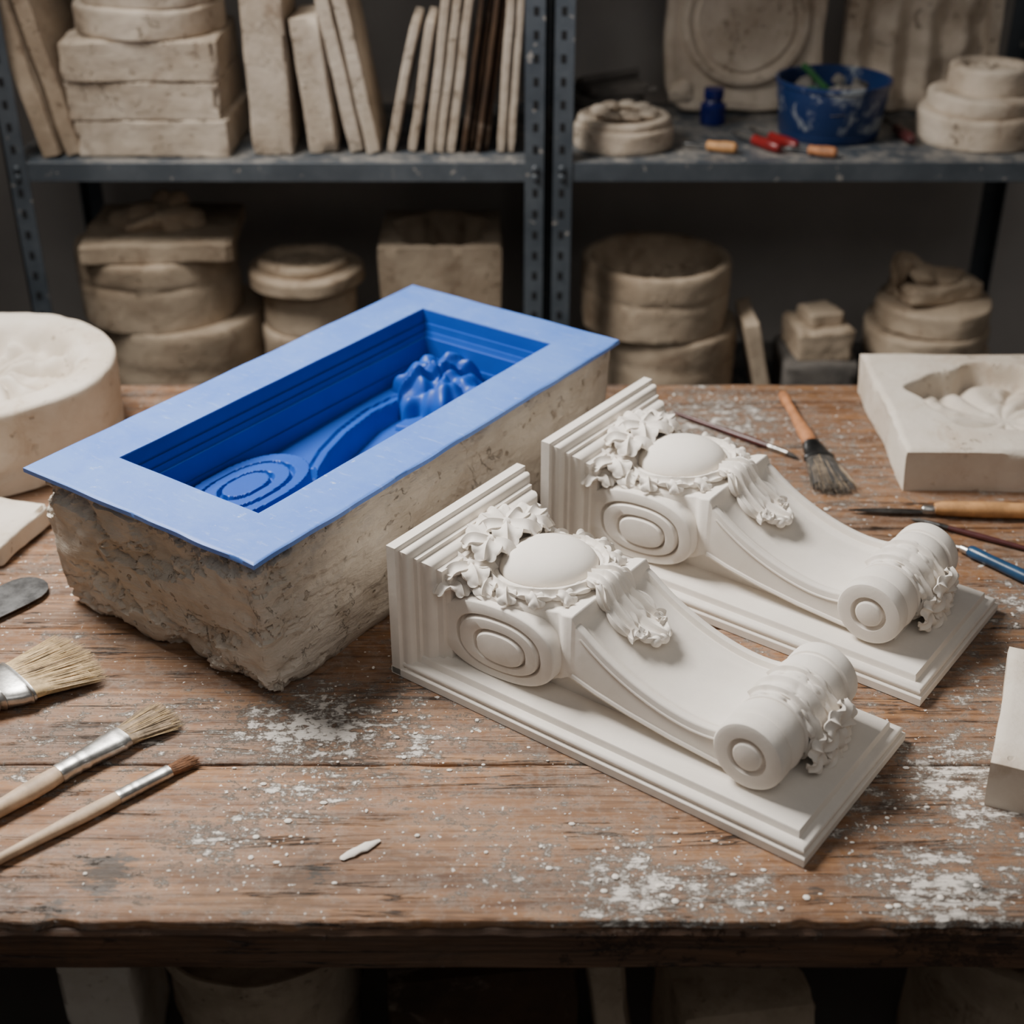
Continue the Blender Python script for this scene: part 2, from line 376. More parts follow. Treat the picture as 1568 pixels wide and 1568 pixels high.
    cc=Vector((.1265,c,.116))
    tilt=Matrix.Translation(cc)@Matrix.Rotation(-.12,4,'Y')
    b.ell((0,0,.011),(.0535,.0490,.0275),0,tilt,72,30)
    b.lathe([(.071,-.012),(.071,.000),(.068,.004),(.062,.007),(.054,.009),(.050,.009),(.03,.006)],64,0,tilt)
    def torus(R,r,z,fn=None,nu=200,nv=14):
        rings=[]
        for i in range(nu+1):
            a=2*PI*i/nu; ring=[]
            for j in range(nv):
                f=2*PI*j/nv; rr=r*(fn(a,f) if fn else 1)
                ring.append(((R*1.03+rr*math.cos(f))*math.cos(a),(R*.96+rr*math.cos(f))*math.sin(a),z+rr*math.sin(f)))
            rings.append(ring)
        b.loft(rings,0,False,False,True,tilt)
    torus(.0545,.0026,.0115)
    rnd=random.Random(5)
    Ti=tilt
    def arc(a0,a1,r0,r1,z0,z1,n=7):
        return [Ti@Vector((math.cos(a0+(a1-a0)*i/(n-1))*(r0+(r1-r0)*i/(n-1))*1.02,math.sin(a0+(a1-a0)*i/(n-1))*(r0+(r1-r0)*i/(n-1))*.98,z0+(z1-z0)*i/(n-1)+.002*math.sin(PI*i/(n-1)))) for i in range(n)]
    for sg in(-1,1):
        # overlapping smooth acanthus sprays hugging the shield
        leaf(b,arc(sg*2.8,sg*1.60,.0625,.0615,.010,.008),(0,0,1),.0090,4,.0034,nu=70,nv=19,ribs=2,lobed=.34,env=lambda u:.72+.28*math.sin(PI*u))
        leaf(b,arc(sg*1.75,sg*.70,.0635,.0610,.010,.008),(0,0,1),.0088,4,.0034,nu=70,nv=19,ribs=2,lobed=.34,env=lambda u:.68+.32*math.sin(PI*u))
        leaf(b,arc(sg*.85,sg*.05,.0620,.0610,.010,.008),(0,0,1),.0080,3,.0030,nu=50,nv=17,ribs=2,lobed=.34,env=lambda u:.68+.32*math.sin(PI*u))
        for k,(a,ln,w) in enumerate([(2.15,.020,.012),(1.70,.015,.011),(1.25,.014,.010),(.80,.015,.010)]):
            d=Vector((math.cos(a),sg*math.sin(a),0)); tg=Vector((math.sin(a),-sg*math.cos(a),0)); d2=(d*.75+tg*.65).normalized()
            p0=d*.062+Vector((0,0,.008)); pts=[p0,p0+d2*ln*.45+Vector((0,0,.004)),p0+d2*ln*.85+Vector((0,0,.001)),p0+d2*ln*1.05+Vector((0,0,-.005))]
            leaf(b,[Ti@q for q in pts],(0,0,1),w,2,.0028,nu=28,nv=15,ribs=2,lobed=.30)
    for a,ln,w in[(2.75,.026,.018),(3.14,.026,.018),(3.5,.028,.018)]:
        d=Vector((math.cos(a),math.sin(a),0))
        p=[d*.058+Vector((0,0,.010)),d*(.062+ln*.4)+Vector((0,0,.016)),d*(.062+ln*.8)+Vector((0,0,.012)),d*(.062+ln)+Vector((0,0,.000))]
        leaf(b,[Ti@q for q in p],(0,0,1),w,3,.0038,nu=32,nv=19,ribs=3,lobed=.34)
    for (x,y,z,s) in[(.061,-.050,.127,1.45),(.065,-.020,.143,1.55),(.061,.012,.147,1.6),(.063,.043,.137,1.45),(.055,.066,.120,1.0),(.055,-.069,.113,1.05)]:
        o=Vector((x,c+y,z)); b.ell(o+Vector((0,0,.003)),(.0042*s,.0042*s,.0034*s),nu=12,nv=8)
        n=5; ph=rnd.random()*3; tx_=rnd.uniform(-.3,.5)
        for k in range(n):
            a=ph+2*PI*k/n; d=Vector((math.cos(a),math.sin(a),-.25*math.cos(a)*tx_)); ln=(.015+rnd.random()*.005)*s
            p=[o,o+d*ln*.45+Vector((0,0,.004)),o+d*ln*.85+Vector((0,0,.005)),o+d*ln*1.1+Vector((0,0,-.003))]
            leaf(b,p,(0,0,1),.0105*s,1.5,.0020*s,nu=24,nv=15,ribs=2,lobed=.26)
    b.ell((.068,c,.116),(.018,.062,.024),nu=20,nv=10)
    for sg in(-1,1):
        o=Vector((.062,c+sg*.066,.110)); pts=[]
        for i in range(26):
            a=i/25*4.6*PI/2; r=.013*(1-i/32); pts.append(o+Vector((r*math.cos(a)*.9,sg*.004*i/25,r*math.sin(a))))
        b.tube(pts,[.0050*(1-i/40) for i in range(26)],n=8)
        leaf(b,[o+Vector((.004,-sg*.01,.010)),o+Vector((.018,0,.009)),o+Vector((.038,sg*.003,.005)),o+Vector((.060,sg*.004,.000)),o+Vector((.080,sg*.001,.004))],(0,sg*.5,1),.009,4,.0030,nu=40,nv=13,ribs=2,lobed=.35)
    dz=Ts
    for oy,w,e,ph in[(0,.026,.268,0),(-.021,.015,.250,0),(.021,.015,.250,0)]:
        ss=[.180,.190,.200,.212,.228,.246,e]
        p=[(s,c+oy*(.4+.6*i/6),dz(s)+[.010,.010,.008,.005,.003,.004,.010][i]) for i,s in enumerate(ss)]
        leaf(b,p,(.3,0,1),w,4,.0042,nu=90,nv=37,lobed=.36,env=lambda u:(.6+.4*math.sin(PI*min(1,u*1.05)))*(1-max(0,u-.85)*3.5),ribs=4)
    for yy in(-.010,0,.010): b.ell((.266-abs(yy)*.3,c+yy,Ts(.262)+.007),(.006,.006,.006),nu=14,nv=8)
    O=Vector((.405,c,.0665))
    for oy,w,a0,a1,lb in[(0,.024,165,-52,5),(-.019,.0115,150,-25,5),(.019,.0115,150,-25,5)]:
        p=[O+Vector((math.cos(math.radians(a))*(.034+.004*(i>6)),oy,math.sin(math.radians(a))*(.034+.004*(i>6)))) for i,a in enumerate(np.linspace(a0,a1,10))]
        leaf(b,p,lambda q,u:(q-Vector((O.x,q.y,O.z))).normalized(),w,lb,.0036,nu=110,nv=31,lobed=.36,env=lambda u:.75+.25*math.sin(PI*u),ribs=3)
    for sg in(-1,1):
        b.tube([O+Vector((math.cos(t)*.0345,sg*.0295,math.sin(t)*.0345)) for t in np.linspace(-1.2,2.9,50)],.0022,n=8)
    for (ax,ay,az,s) in[(.040,.012,-.002,1.45),(.038,-.014,-.014,1.2),(.041,.014,-.026,1.2),(.036,.038,-.018,1.15)]:
        o=O+Vector((ax,ay,az)); b.ell(o+Vector((.003,0,0)),(.0045,.0045,.0045),nu=12,nv=8)
        for k in range(5):
            a=k*2*PI/5+ay*90; d=Vector((.25,math.cos(a),math.sin(a))).normalized(); ln=.0155*s
            p=[o+Vector((.001,0,0)),o+d*ln*.5+Vector((.004,0,0)),o+d*ln*.9+Vector((.004,0,0)),o+d*ln*1.1+Vector((-.003,0,0))]
            leaf(b,p,(1,0,.01),.0105*s,1.5,.0020*s,nu=24,nv=15,ribs=2,lobed=.26)
    return b
cb=corbel_mesh()
c1=cb.obj('plaster_corbel',['cast'],(-.1286,1.215,0),math.radians(-36.9),ang=38)
c2=bpy.data.objects.new('plaster_corbel.001',c1.data); bpy.context.scene.collection.objects.link(c2)
c2.location=(.033,1.4465,0); c2.rotation_euler=(0,0,math.radians(-36.9))
# ------------------------------------------------------------ SILICONE MOLD IN PLASTER JACKET
def mold():
    b=MB(); LX,LY,Z=.675,.346,.180
    x0,x1,y0,y1=.075,.612,.066,.277
    def ss(v,a,b_): 
        t=max(0,min(1,(v-a)/(b_-a))); return t*t*(3-2*t)
    def stair(d):
        if d<=0: return 0
        return .019*ss(d,0,.0012)+.010*ss(d,.0035,.0048)+.007*ss(d,.0070,.0090)+.026*ss(d,.0115,.0130)+.10*ss(d,.0155,.0165)
    def vert(d): return .16*ss(d,0,.004)
    cxp=[.07,.14,.19,.235,.28,.329,.38,.44,.49,.53,.60]; cyp=[.140,.140,.142,.155,.180,.203,.218,.226,.222,.20,.16]
    def floor_d(x,y):
        cy=float(np.interp(x,cxp,cyp)); e=y-cy; far=ss(x,.22,.50)
        D=.128-.020*ss(-e,0,.12)-.028*far
        bd=.080-.006*far
        t=ss(e,-.006,.001); D=D*(1-t)+bd*t
        D+=.006*ss(e,.0085,.0100)*ss(x,.23,.25); D-=.004*ss(e,.0160,.0172)*ss(x,.23,.25)
        dx=(x-.192)/.090; dy=(y-.208)/.050; q=(abs(dx)**2.3+abs(dy)**2.3)**(1/2.3)
        if q<1.13 and e>-.004:
            D+=.012*ss(q,1.13,1.07)
        if q<1.02:
            D=min(D,.094)
            D=D*(1-ss(q,1.02,.99))+.066*ss(q,1.02,.99)
            D+=.007*ss(q,.76,.74)-.008*ss(q,.70,.68)+.007*ss(q,.44,.42)-.008*ss(q,.38,.36)
        if .44<x<.60 and .09<y<.20: D-=.008*ss(x,.45,.453)*ss(y,.09,.093)*ss(-e,.004,.006)
        dx=(x-.540)/.062; dy=(y-.190)/.062; r=math.hypot(dx,dy); th=math.atan2(dy,dx)
        edge=1+.10*math.sin(th*7+.5)+.05*math.sin(th*15+1)
        q=r/edge
        if q<1:
            hgt=.042*(1-q**3)**.5
            sw=th*5+.5+r*4+noise.noise(Vector((x*22,y*22,1)))*2.2
            wv=abs(math.sin(sw*.5))**.6*2-1
            rn=math.sin(r*13+1.2*math.sin(th*3))
            n2=abs(noise.noise(Vector((x*34,y*34,9))))
            hgt=hgt*(.80+.20*wv*min(1,r*2)+.09*rn)+.008*n2*(1-q)*1.5
            D=min(D,.090)-max(0,hgt)
        return D
    def grid(a,b_,step,extra):
        v=list(np.arange(a,b_,step))+[b_]+extra
        return sorted(set(round(float(t),5) for t in v))
    st=[.0035,.0048,.0070,.0090,.0115,.0130,.0155,.0165]
    gx=grid(0,LX,.0017,[x0-.0003,x0+.0002,x0+.0015,x0+.004,x1+.0003,x1-.0002,x1-.0012]+[x1-t for t in st])
    gy=grid(0,LY,.0015,[y0-.0003,y0+.0002,y0+.002,y0+.004,y1+.0003,y1-.0002,y1-.0012]+[y1-t for t in st])
    vs=[];nx,ny=len(gx),len(gy); zz={}
    for i,x in enumerate(gx):
        for j,y in enumerate(gy):
            if x0<x<x1 and y0<y<y1:
                d=min(stair(y1-y),stair(x1-x),vert(y-y0),vert(x-x0),floor_d(x,y)); z=Z-d
            else:
                z=Z+noise.noise(Vector((x*12,y*12,0)))*.0008
                ed=min(x,y,LX-x,LY-y)
                if ed<.003: z-=.0012*(1-ed/.003)**2
            X_,Y_=x,y
            if i in(0,nx-1): X_+=noise.noise(Vector((y*20,x,0)))*.0018
            if j in(0,ny-1): Y_+=noise.noise(Vector((x*20,y,5)))*.0018
            vs.append((X_,Y_,z)); zz[i,j]=z
    fs0=[];fs1=[]
    for i in range(nx-1):
        for j in range(ny-1):
            f=(i*ny+j,(i+1)*ny+j,(i+1)*ny+j+1,i*ny+j+1)
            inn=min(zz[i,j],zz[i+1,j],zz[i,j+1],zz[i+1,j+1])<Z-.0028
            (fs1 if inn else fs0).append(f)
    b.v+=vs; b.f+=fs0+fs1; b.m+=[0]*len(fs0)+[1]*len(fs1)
    per=[(i,0) for i in range(nx)]+[(nx-1,j) for j in range(1,ny)]+[(i,ny-1) for i in range(nx-2,-1,-1)]+[(0,j) for j in range(ny-2,0,-1)]
    top=[vs[i*ny+j] for i,j in per]; low=[]
    for (x,y,z) in top: low.append((x,y,z-.0050))
    low2=[(x*.94+LX/2*.06,y*.94+LY/2*.06,z-.0055) for x,y,z in top]
    b.loft([top,low,low2],0,False,False)
    r=.010
    corners=[((LX-r,r),-PI/2),((LX-r,LY-r),0),((r,LY-r),PI/2),((r,r),PI)]
    seq=[]
    for k,((px,py),a0) in enumerate(corners):
        for t in range(7): a=a0+PI/2*t/6; seq.append((px+r*math.cos(a),py+r*math.sin(a)))
    seq.append(seq[0]); ds=[0]
    for i in range(1,len(seq)): ds.append(ds[-1]+math.dist(seq[i],seq[i-1]))
    NP=1100; per=[]
    for k in range(NP):
        d=ds[-1]*k/NP; per.append((float(np.interp(d,ds,[p[0] for p in seq])),float(np.interp(d,ds,[p[1] for p in seq]))))
    rings=[]; NZ=90
    def chip(p):
        n=noise.fractal(p*10,.75,2.2,5)
        t=0
        for lv in(.02,.22,.42): t-= .0026*max(0,min(1,(n-lv)/.04))
        return t
    for iz in range(NZ+1):
        f=iz/NZ; z=.1742*f; ring=[]
        for (x,y) in per:
            k=1-f
            dirx=(x-LX/2)/(LX/2); diry=(y-LY/2)/(LY/2)
            X_=x-dirx*(.007+(.008 if x<LX/2 else .02)*k); Y_=y-diry*(.006+.001*k)
            p=Vector((X_,Y_,z))
            left=max(0,min(1,1.4-x/.045))
            nvec=Vector((dirx**7,diry**7,0)); 
            if nvec.length>0: nvec.normalize()
            d=noise.noise(p*5)*.004+noise.fractal(p*28,.9,2,4)*(.0011+.0011*left)
            d+=chip(Vector((p.x,p.y,p.z*1.6)))*(.7+1.0*left)
            lump=noise.noise(Vector((x*9,y*13,z*20)))*.0065+abs(noise.noise(Vector((x*24,y*27,z*18+3))))*.0070-.002
            d+=lump*(.25+.80*left)
            corner=math.exp(-((x-.0)**2+(y-.0)**2)/.0014)
            d+=corner*noise.noise(Vector((x*20,y*20,z*60)))*.009
            if f<.10: d-=((.10-f)/.10)**2*.007
            if f>.93: d-=.0030*left+abs(noise.noise(Vector((x*60,y*60,7))))*.003
            zz_=z
            if iz==0: zz_=0
            elif f<.3: zz_=z+max(0,noise.noise(Vector((x*14,y*14,4))))*.014*(1-f/.3)*min(1,f*12)
            q=p+nvec*d; ring.append((q.x,q.y,zz_))
        rings.append(ring)
    last=rings[-1]; rings.append([(LX/2+(x-LX/2)*.93,LY/2+(y-LY/2)*.88,.1743) for x,y,z in last])
    b.loft(rings,2,True,False)
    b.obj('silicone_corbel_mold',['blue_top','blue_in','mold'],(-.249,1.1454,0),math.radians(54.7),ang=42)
mold()
# ------------------------------------------------------------ generic round mold / drums
def drum(b,r,h,z0=0,mat=0,seed=0,dish=0,dishr=.7,amp=.004,cx=0,cy=0,seam=False,n=72,taper=0,fill=.45):
    prof=[(0.0001,0),(r*.5,0),(r*.97,0),(r,.004)]
    m=14
    for i in range(1,m): 
        zz=.004+(h-.010)*i/m; rr=r*(1-taper*zz/h)
        if seam and i==seam: rr-=.003
        prof.append((rr,zz))
    rt=r*(1-taper); prof+=[(rt,h-.006),(rt-.002,h-.002),(rt-.006,h)]
    if dish:
        prof+=[(rt*(dishr+.06),h),(rt*(dishr+.01),h-.003)]
        for i in range(1,34): prof.append((rt*dishr*(1-i/34),h-dish*math.sin(PI/2*min(1,i/6))))
        prof.append((.0001,h-dish))
    else:
        for i in range(1,10): prof.append(((rt-.006)*(1-i/10),h))
        prof.append((.0001,h))
    o=Vector((seed*2.3,seed*4.1,seed*.7))
    def fn(p):
        q=p+noise.noise_vector(p*9+o)*amp+noise.noise_vector(p*45+o)*amp*.25
        rr=math.hypot(p.x,p.y)
        if rr>rt*.93:
            ed=max(0,1-abs(p.z-h)/.012)+max(0,1-p.z/.010)
            k=1-ed*max(0,noise.noise(p*28+o)-.1)*.06; q.x*=k; q.y*=k
        if dish and rr<rt*dishr*.97 and p.z>h*.3:
            th=math.atan2(p.y,p.x); e=min(1,(1-rr/(rt*dishr))*5)
            q.z+=dish*fill*e*(noise.fractal(p*14+o,.9,2,3)*.9+.9*abs(math.sin(th*6.5+rr*30+2*noise.noise(p*9+o)))**.7*min(1,rr/(rt*.25))-.25)
        if p.z<=.0001: q.z=0
        return q
    b.lathe(prof,n,mat,XF((cx,cy,z0)),fn)
b=MB(); drum(b,.187,.118,0,0,1,.044,.74,.0035,n=180,seam=4,fill=.60)
b.obj('round_plaster_mold',['light'],(-.735,1.765,0),1.3,ang=50)
def hollow_block(name,sx,sy,sz,cav,mats,loc,rz,seed=0,res=.004,fill=.5):
    b=MB(); nx,ny=int(sx/res),int(sy/res); cx,cy,rx,ry,dep=cav; vs=[];fs=[]
    def side(x,y,z):
        p=Vector((x,y,z)); q=p+noise.noise_vector(p*9+Vector((seed,0,0)))*.0025+noise.noise_vector(p*40+Vector((seed,2,0)))*.0006
        return q
    for i in range(nx+1):
        for j in range(ny+1):
            x=-sx/2+sx*i/nx; y=-sy/2+sy*j/ny; q=side(x,y,sz); z=q.z
            th=math.atan2((y-cy)/ry,(x-cx)/rx); r=math.hypot((x-cx)/rx,(y-cy)/ry)/(1+.07*math.sin(5*th)+.03*math.sin(11*th+1))
            if r<1:
                t=min(1,(1-r)/.10); t=t*t*(3-2*t)
                z-=dep*t
                z+=dep*fill*t*(.5*max(0,noise.fractal(Vector((x*12,y*16,seed)),.9,2,3))+.75*abs(math.sin(th*5.5+r*3+1.6*noise.noise(Vector((x*12,y*12,seed)))))**.8*min(1,r*1.6)*min(1,(1-r)*4))
            e=min(sx/2-abs(x),sy/2-abs(y))
            if e<.006: z-=(.006-e)*.5+max(0,noise.noise(Vector((x*30,y*30,seed)))-.1)*.010*(1-e/.006)
            vs.append((q.x,q.y,z))
    for i in range(nx):
        for j in range(ny): fs.append((i*(ny+1)+j,(i+1)*(ny+1)+j,(i+1)*(ny+1)+j+1,i*(ny+1)+j+1))
    b.add(vs,fs)
    per=[(i,0) for i in range(nx+1)]+[(nx,j) for j in range(1,ny+1)]+[(i,ny) for i in range(nx-1,-1,-1)]+[(0,j) for j in range(ny-1,0,-1)]
    top=[vs[i*(ny+1)+j] for i,j in per]; rings=[top]
    for k in range(1,9):
        f=k/8; rings.append([])
        for (x,y,z) in top:
            q=side(x,y,sz*(1-f)); rings[-1].append((q.x*(1-.02*f),q.y*(1-.02*f),(z*(1-f)) if k<8 else 0))
    b.loft(rings,0,False,True)
    return b.obj(name,mats,loc,rz,ang=50)
hollow_block('plaster_relief_mold',.37,.315,.062,(-.005,.010,.135,.108,.042),['light'],(.700,1.765,0),math.radians(-1),3,.0025,.5)
hollow_block('plaster_relief_mold.001',.26,.20,.055,(.03,0,.08,.06,.02),['light'],(.600,1.050,0),math.radians(-22),5,.005)
b=MB(); b.rough(.16,.11,.030,20,.003,16,.006,seed=4); b.obj('plaster_slab',['light'],(-.672,1.500,0),math.radians(-18),ang=50)
# ------------------------------------------------------------ BRUSHES & TOOLS
def ering(x,ry,rz,cz,n=24,cy=0,p=2.0):
    out=[]
    for j in range(n):
        a=2*PI*j/n; ca,sa=math.cos(a),math.sin(a)
        out.append((x,cy+math.copysign(abs(ca)**(2/p),ca)*ry,cz+math.copysign(abs(sa)**(2/p),sa)*rz))
    return out
def brush(name,tip,ang,bl,bw,fl,fw,hl,hw,mats,thick=.009,seed=0,hairs=420):
    b=MB(); rnd=random.Random(seed); cz=thick
    x0=-(bl+fl+hl); xs=[0,.03,.10,.25,.45,.65,.80,.92,1.0]; ws=[.35,.62,.72,.62,.62,.80,1.0,1.0,.85]
    b.loft([ering(x0+hl*t,hw*w,min(hw*w,thick*.85),cz,20) for t,w in zip(xs,ws)],0)
    f0=-(bl+fl); R=[]
    for t,w,k in[(0,.55,1),(.04,.58,1.05),(.08,.55,1),(.2,.62,1),(.24,.66,1.05),(.28,.63,1),(.34,.70,1),(.38,.74,1.04),(.42,.72,1),(.7,.92,1),(.86,.99,1),(.90,1.03,1.04),(.94,1.0,1),(1.0,1.0,1)]:
        R.append(ering(f0+fl*t,max(hw*.9,fw*w)*k,thick*.88*k*(1-.10*t),cz,28,0,2.6))
    b.loft(R,1)
    R=[]
    for i in range(9):
        t=i/8; R.append(ering(-bl-.004+(bl*.80)*t,fw*.93*(1+(bw/fw-1)*t*.85),thick*.74*(1-.45*t),cz*(1-.25*t),24,0,2.4))
    b.loft(R,2)
    for k in range(hairs):
        a=rnd.random()*2*PI; rr=math.sqrt(rnd.random())*.98; y=math.cos(a)*rr; z=math.sin(a)*rr
        ln=bl*(.80+.22*rnd.random()-.10*abs(y)**2)
        ys=y*fw*.93; ye=y*bw*1.05+rnd.gauss(0,.0018); zs=cz+z*thick*.75; ze=max(.0012,cz*.62+z*thick*.62+rnd.gauss(0,.0012))
        w=.00045
        pts=[(-bl-.003,ys,zs),(-bl+ln*.5,(ys*.48+ye*.52),(zs*.5+ze*.5)),(-bl+ln,ye,ze)]
        b.tube(pts,[w,w,.00012],3 if k%3==0 else 2,n=3)
    return b.obj(name,mats,(tip[0],tip[1],0),ang,ang=40)
brush('flat_paintbrush',(-.347,1.142),math.radians(49.5),.060,.026,.075,.0155,.16,.011,['handle','steel','bris_g','bris_l'],.0095,1,520)
brush('flat_paintbrush.001',(-.307,1.070),math.radians(43.3),.032,.0085,.056,.0070,.20,.0080,['handle','steel','bris_b','bris_b'],.0066,2,240)
brush('wide_paintbrush',(-.458,1.238),math.radians(45),.080,.052,.046,.038,.12,.015,['handle','steel','bris_l','bris_g'],.014,3,1500)
brush('dusty_paintbrush',(.424,1.600),math.radians(-85.5),.085,.030,.045,.020,.165,.0105,['rust','darksteel','bris_k','bris_g'],.010,4,600)
def dir2(p,q): return math.atan2(q[1]-p[1],q[0]-p[0])
b=MB()
def kn(x,w): return [(x,-w,.0010),(x,w,.0010),(x,w,.0022),(x,-w,.0022)]
R=[kn(0,.006),kn(.01,.009),kn(.02,.020),kn(.045,.027),(kn(.085,.029)),(kn(.103,.028)),kn(.112,.0245),kn(.119,.0190),kn(.124,.011),kn(.126,.002)]
b.loft(R,0,X=XF((0,0,.004)))
b.loft([ering(-.11+.11*t,.011*w,.008*w,.009) for t,w in[(0,.6),(.05,.95),(.3,1.0),(.7,.85),(.95,.8),(1,.6)]],1)
b.obj('putty_knife',['darksteel','handle'],(-.628,1.290,0),math.radians(52))
def slim(name,p,q,r,mats,fl=.03,bl=.018):
    b=MB(); L=math.dist(p,q); a=dir2(p,q)
    b.loft([ering((L-fl-bl)*t,r*w,r*w,r*1.05,14) for t,w in[(0,.3),(.1,.5),(.5,.75),(.8,1.0),(1,.8)]],0)
    b.loft([ering(L-fl-bl+fl*t,r*.8*w,r*.8*w,r*1.05,14) for t,w in[(0,1.05),(.3,1),(.32,1.08),(.4,1),(1,.8)]],1)
    b.loft([ering(L-bl+bl*t,r*.62*w,r*.62*w,r*(1.05-.4*t),14) for t,w in[(0,1),(.4,1.15),(.8,.6),(1,.08)]],2)
    b.obj(name,mats,(p[0],p[1],0),a)
slim('artist_brush',(.235,1.840),(.392,1.700),.0050,['maroon','steel','bris_k'])
slim('artist_brush.001',(.700,1.418),(.505,1.537),.0040,['maroon','darksteel','bris_k'])
b=MB()
def bl(x,w,t=.0010): return [(x,-w,.005-t),(x,w,.005-t),(x,w,.005+t),(x,-w,.005+t)]
b.loft([bl(0,.0008,.0003),bl(.02,.004,.0006),bl(.05,.0062),bl(.08,.0055),bl(.098,.0035,.0015)],0)
b.loft([ering(x,r,r,.0085,16) for x,r in[(.092,.0045),(.094,.0058),(.108,.0062),(.11,.0055)]],1)
b.loft([ering(.108+.17*t,.0105*w,.0105*w,.0108,18) for t,w in[(0,.65),(.05,.85),(.35,1.0),(.7,.95),(.95,.85),(1,.5)]],2)
b.obj('modelling_knife',['darksteel','steel','orange'],(.430,1.5560,0),math.radians(-3.5))
b=MB()
b.loft([ering(x,r,r,z,12) for x,r,z in[(0,.0004,.001),(.018,.0015,.004),(.030,.0022,.006),(.032,.0045,.0062),(.044,.0052,.0065)]],0)
b.loft([ering(.043+.15*t,.0078*w,.0078*w,.0080,16) for t,w in[(0,.8),(.03,1.0),(.2,.9),(.5,1.0),(.95,.9),(1,.5)]],1)
b.obj('needle_tool',['steel','navy'],(.5270,1.4850,0),dir2((.527,1.485),(.6025,1.394)))
# crumbs
b=MB(); rnd=random.Random(11)
def blocked(x,y):
    dx,dy=x+.249,y-1.1454; a=math.radians(54.7); lx=dx*math.cos(a)+dy*math.sin(a); ly=-dx*math.sin(a)+dy*math.cos(a)
    if -.02<lx<.70 and -.02<ly<.37: return True
    a=math.radians(-36.9)
    for ox,oy in((-.1286,1.215),(.033,1.4465)):
        dx,dy=x-ox,y-oy; lx=dx*math.cos(a)+dy*math.sin(a); ly=-dx*math.sin(a)+dy*math.cos(a)
        if -.006<lx<.491 and -.006<ly<.228: return True
    if .37<x<.46 and y>1.58: return True
    if .22<x<.41 and 1.68<y<1.86: return True
    if x>.42 and 1.38<y<1.58: return True
    return (x>.49 and y>1.58) or (x>.42 and y<1.2 and y>.9) or (x<-.28 and y>.93) or x<-.45
for k in range(1700):
    if k<1200:
        bx,by,br,ba=BLOBS[rnd.randrange(16)]; x=rnd.gauss(bx,br*.9); y=rnd.gauss(by,br*.8)
    else: x=rnd.uniform(-.6,.75); y=rnd.uniform(.87,1.6)
    if y<.87 or y>1.93 or blocked(x,y): continue
    s=.0004+rnd.random()**5*.0022
    b.ell((x,y,s*.4),(s*(.7+rnd.random()),s*(.7+rnd.random()*.8),s*.4),nu=6,nv=4)
b.ell((-.137,.946,.0019),(.017,.0085,.0018),X=None,nu=20,nv=6,fn=lambda p:Vector((p.x+p.y*.5,p.y+p.x*.55+noise.noise(p*200)*.002,p.z)))
b.obj('plaster_crumbs',['cast'])
# ------------------------------------------------------------ SHELVING
def rack(name,xa,xb):
    b=MB(); ya,yb=2.40,2.82; t=.003;w=.036
    for (px,sx) in((xa,1),(xb,-1)):
        for (py,sy) in((ya,1),(yb,-1)):
            x0,x1=sorted((px,px+sx*w)); y0,y1=sorted((py,py+sy*w))
            b.box(x0,x1,*sorted((py,py+sy*t)),-.86,1.15,.0005)
            b.box(*sorted((px,px+sx*t)),y0,y1,-.86,1.15,.0005)
            if sy==1:
                z=-.8
                while z<1.1:
                    b.box(px+sx*w*.5-.0042,px+sx*w*.5+.0042,py-.0006,py+.001,z,z+.014,.0001,1)  # thin dark plates on the post face, painted shade instead of cut holes
                    b.box(px+(-.0006 if sx>0 else -.001),px+(.001 if sx>0 else .0006),py+w*.5-.004,py+w*.5+.004,z,z+.014,.0001,1); z+=.038
    for z in(-.30,.21,.80):
        b.box(xa+.004,xb-.004,ya+.004,yb-.004,z-.003,z,.0005)
        b.box(xa+.004,xb-.004,ya+.002,ya+.006,z-.034,z,.001); b.box(xa+.004,xb-.004,ya+.004,ya+.02,z-.034,z-.031,.001)
        b.box(xa+.004,xb-.004,yb-.006,yb-.003,z-.034,z,.001)
        for px,sx in((xa,1),(xb,-1)):
            for dz in(-.010,-.025):
                b.lathe([(.0001,0),(.006,0),(.006,.003),(.004,.005),(.0001,.005)],8,0,Matrix.Translation((px+sx*.018,ya-.0005,z+dz))@Matrix.Rotation(PI/2,4,'X'))
    b.obj(name,['rack','black'])
rack('metal_shelving_unit',-.875,.058); rack('metal_shelving_unit.001',.068,1.000)
US=.2105; LS=-.2995
def slab(b,w,d,h,x,y,z,tilt=0,rx=0,rz=0,mat=0,seed=0,amp=.002):
    X=XF((x,y,z+abs(math.sin(tilt))*w/2+abs(math.sin(rx))*d/2),rz,rx,tilt); b.rough(w,d,h,14,amp,12,.004,mat,X,seed,chip=.004 if w<.02 else .007)
b=MB(); slab(b,.034,.22,.42,-.800,2.53,US,math.radians(-11),seed=1); slab(b,.03,.24,.42,-.762,2.55,US,math.radians(-11),seed=2)
b.obj('leaning_plaster_slabs',['old'])
b=MB(); z=US
for i,(w,d,h,x) in enumerate([(.265,.24,.064,-.622),(.262,.235,.066,-.632),(.264,.24,.068,-.634)]):
    b.rough(w,d,h,26,.003,12,.004,0,XF((x,2.55,z),rz=.02*(i-1)),i+5,chip=.009); z+=h-.001
drum(b,.128,.05,z,0,8,0,.7,.005,-.63,2.55); drum(b,.120,.05,z+.049,0,9,0,.7,.005,-.625,2.55)
b.obj('stacked_plaster_molds',['shelfp'])
b=MB(); slab(b,.072,.16,.34,-.418,2.52,US,0,seed=3); b.obj('upright_plaster_block',['shelfp'])
b=MB(); slab(b,.052,.14,.228,-.330,2.52,US,math.radians(-5),seed=4)
slab(b,.026,.18,.34,-.272,2.54,US,math.radians(-10),seed=5); slab(b,.026,.18,.34,-.243,2.54,US,math.radians(-10),seed=6)
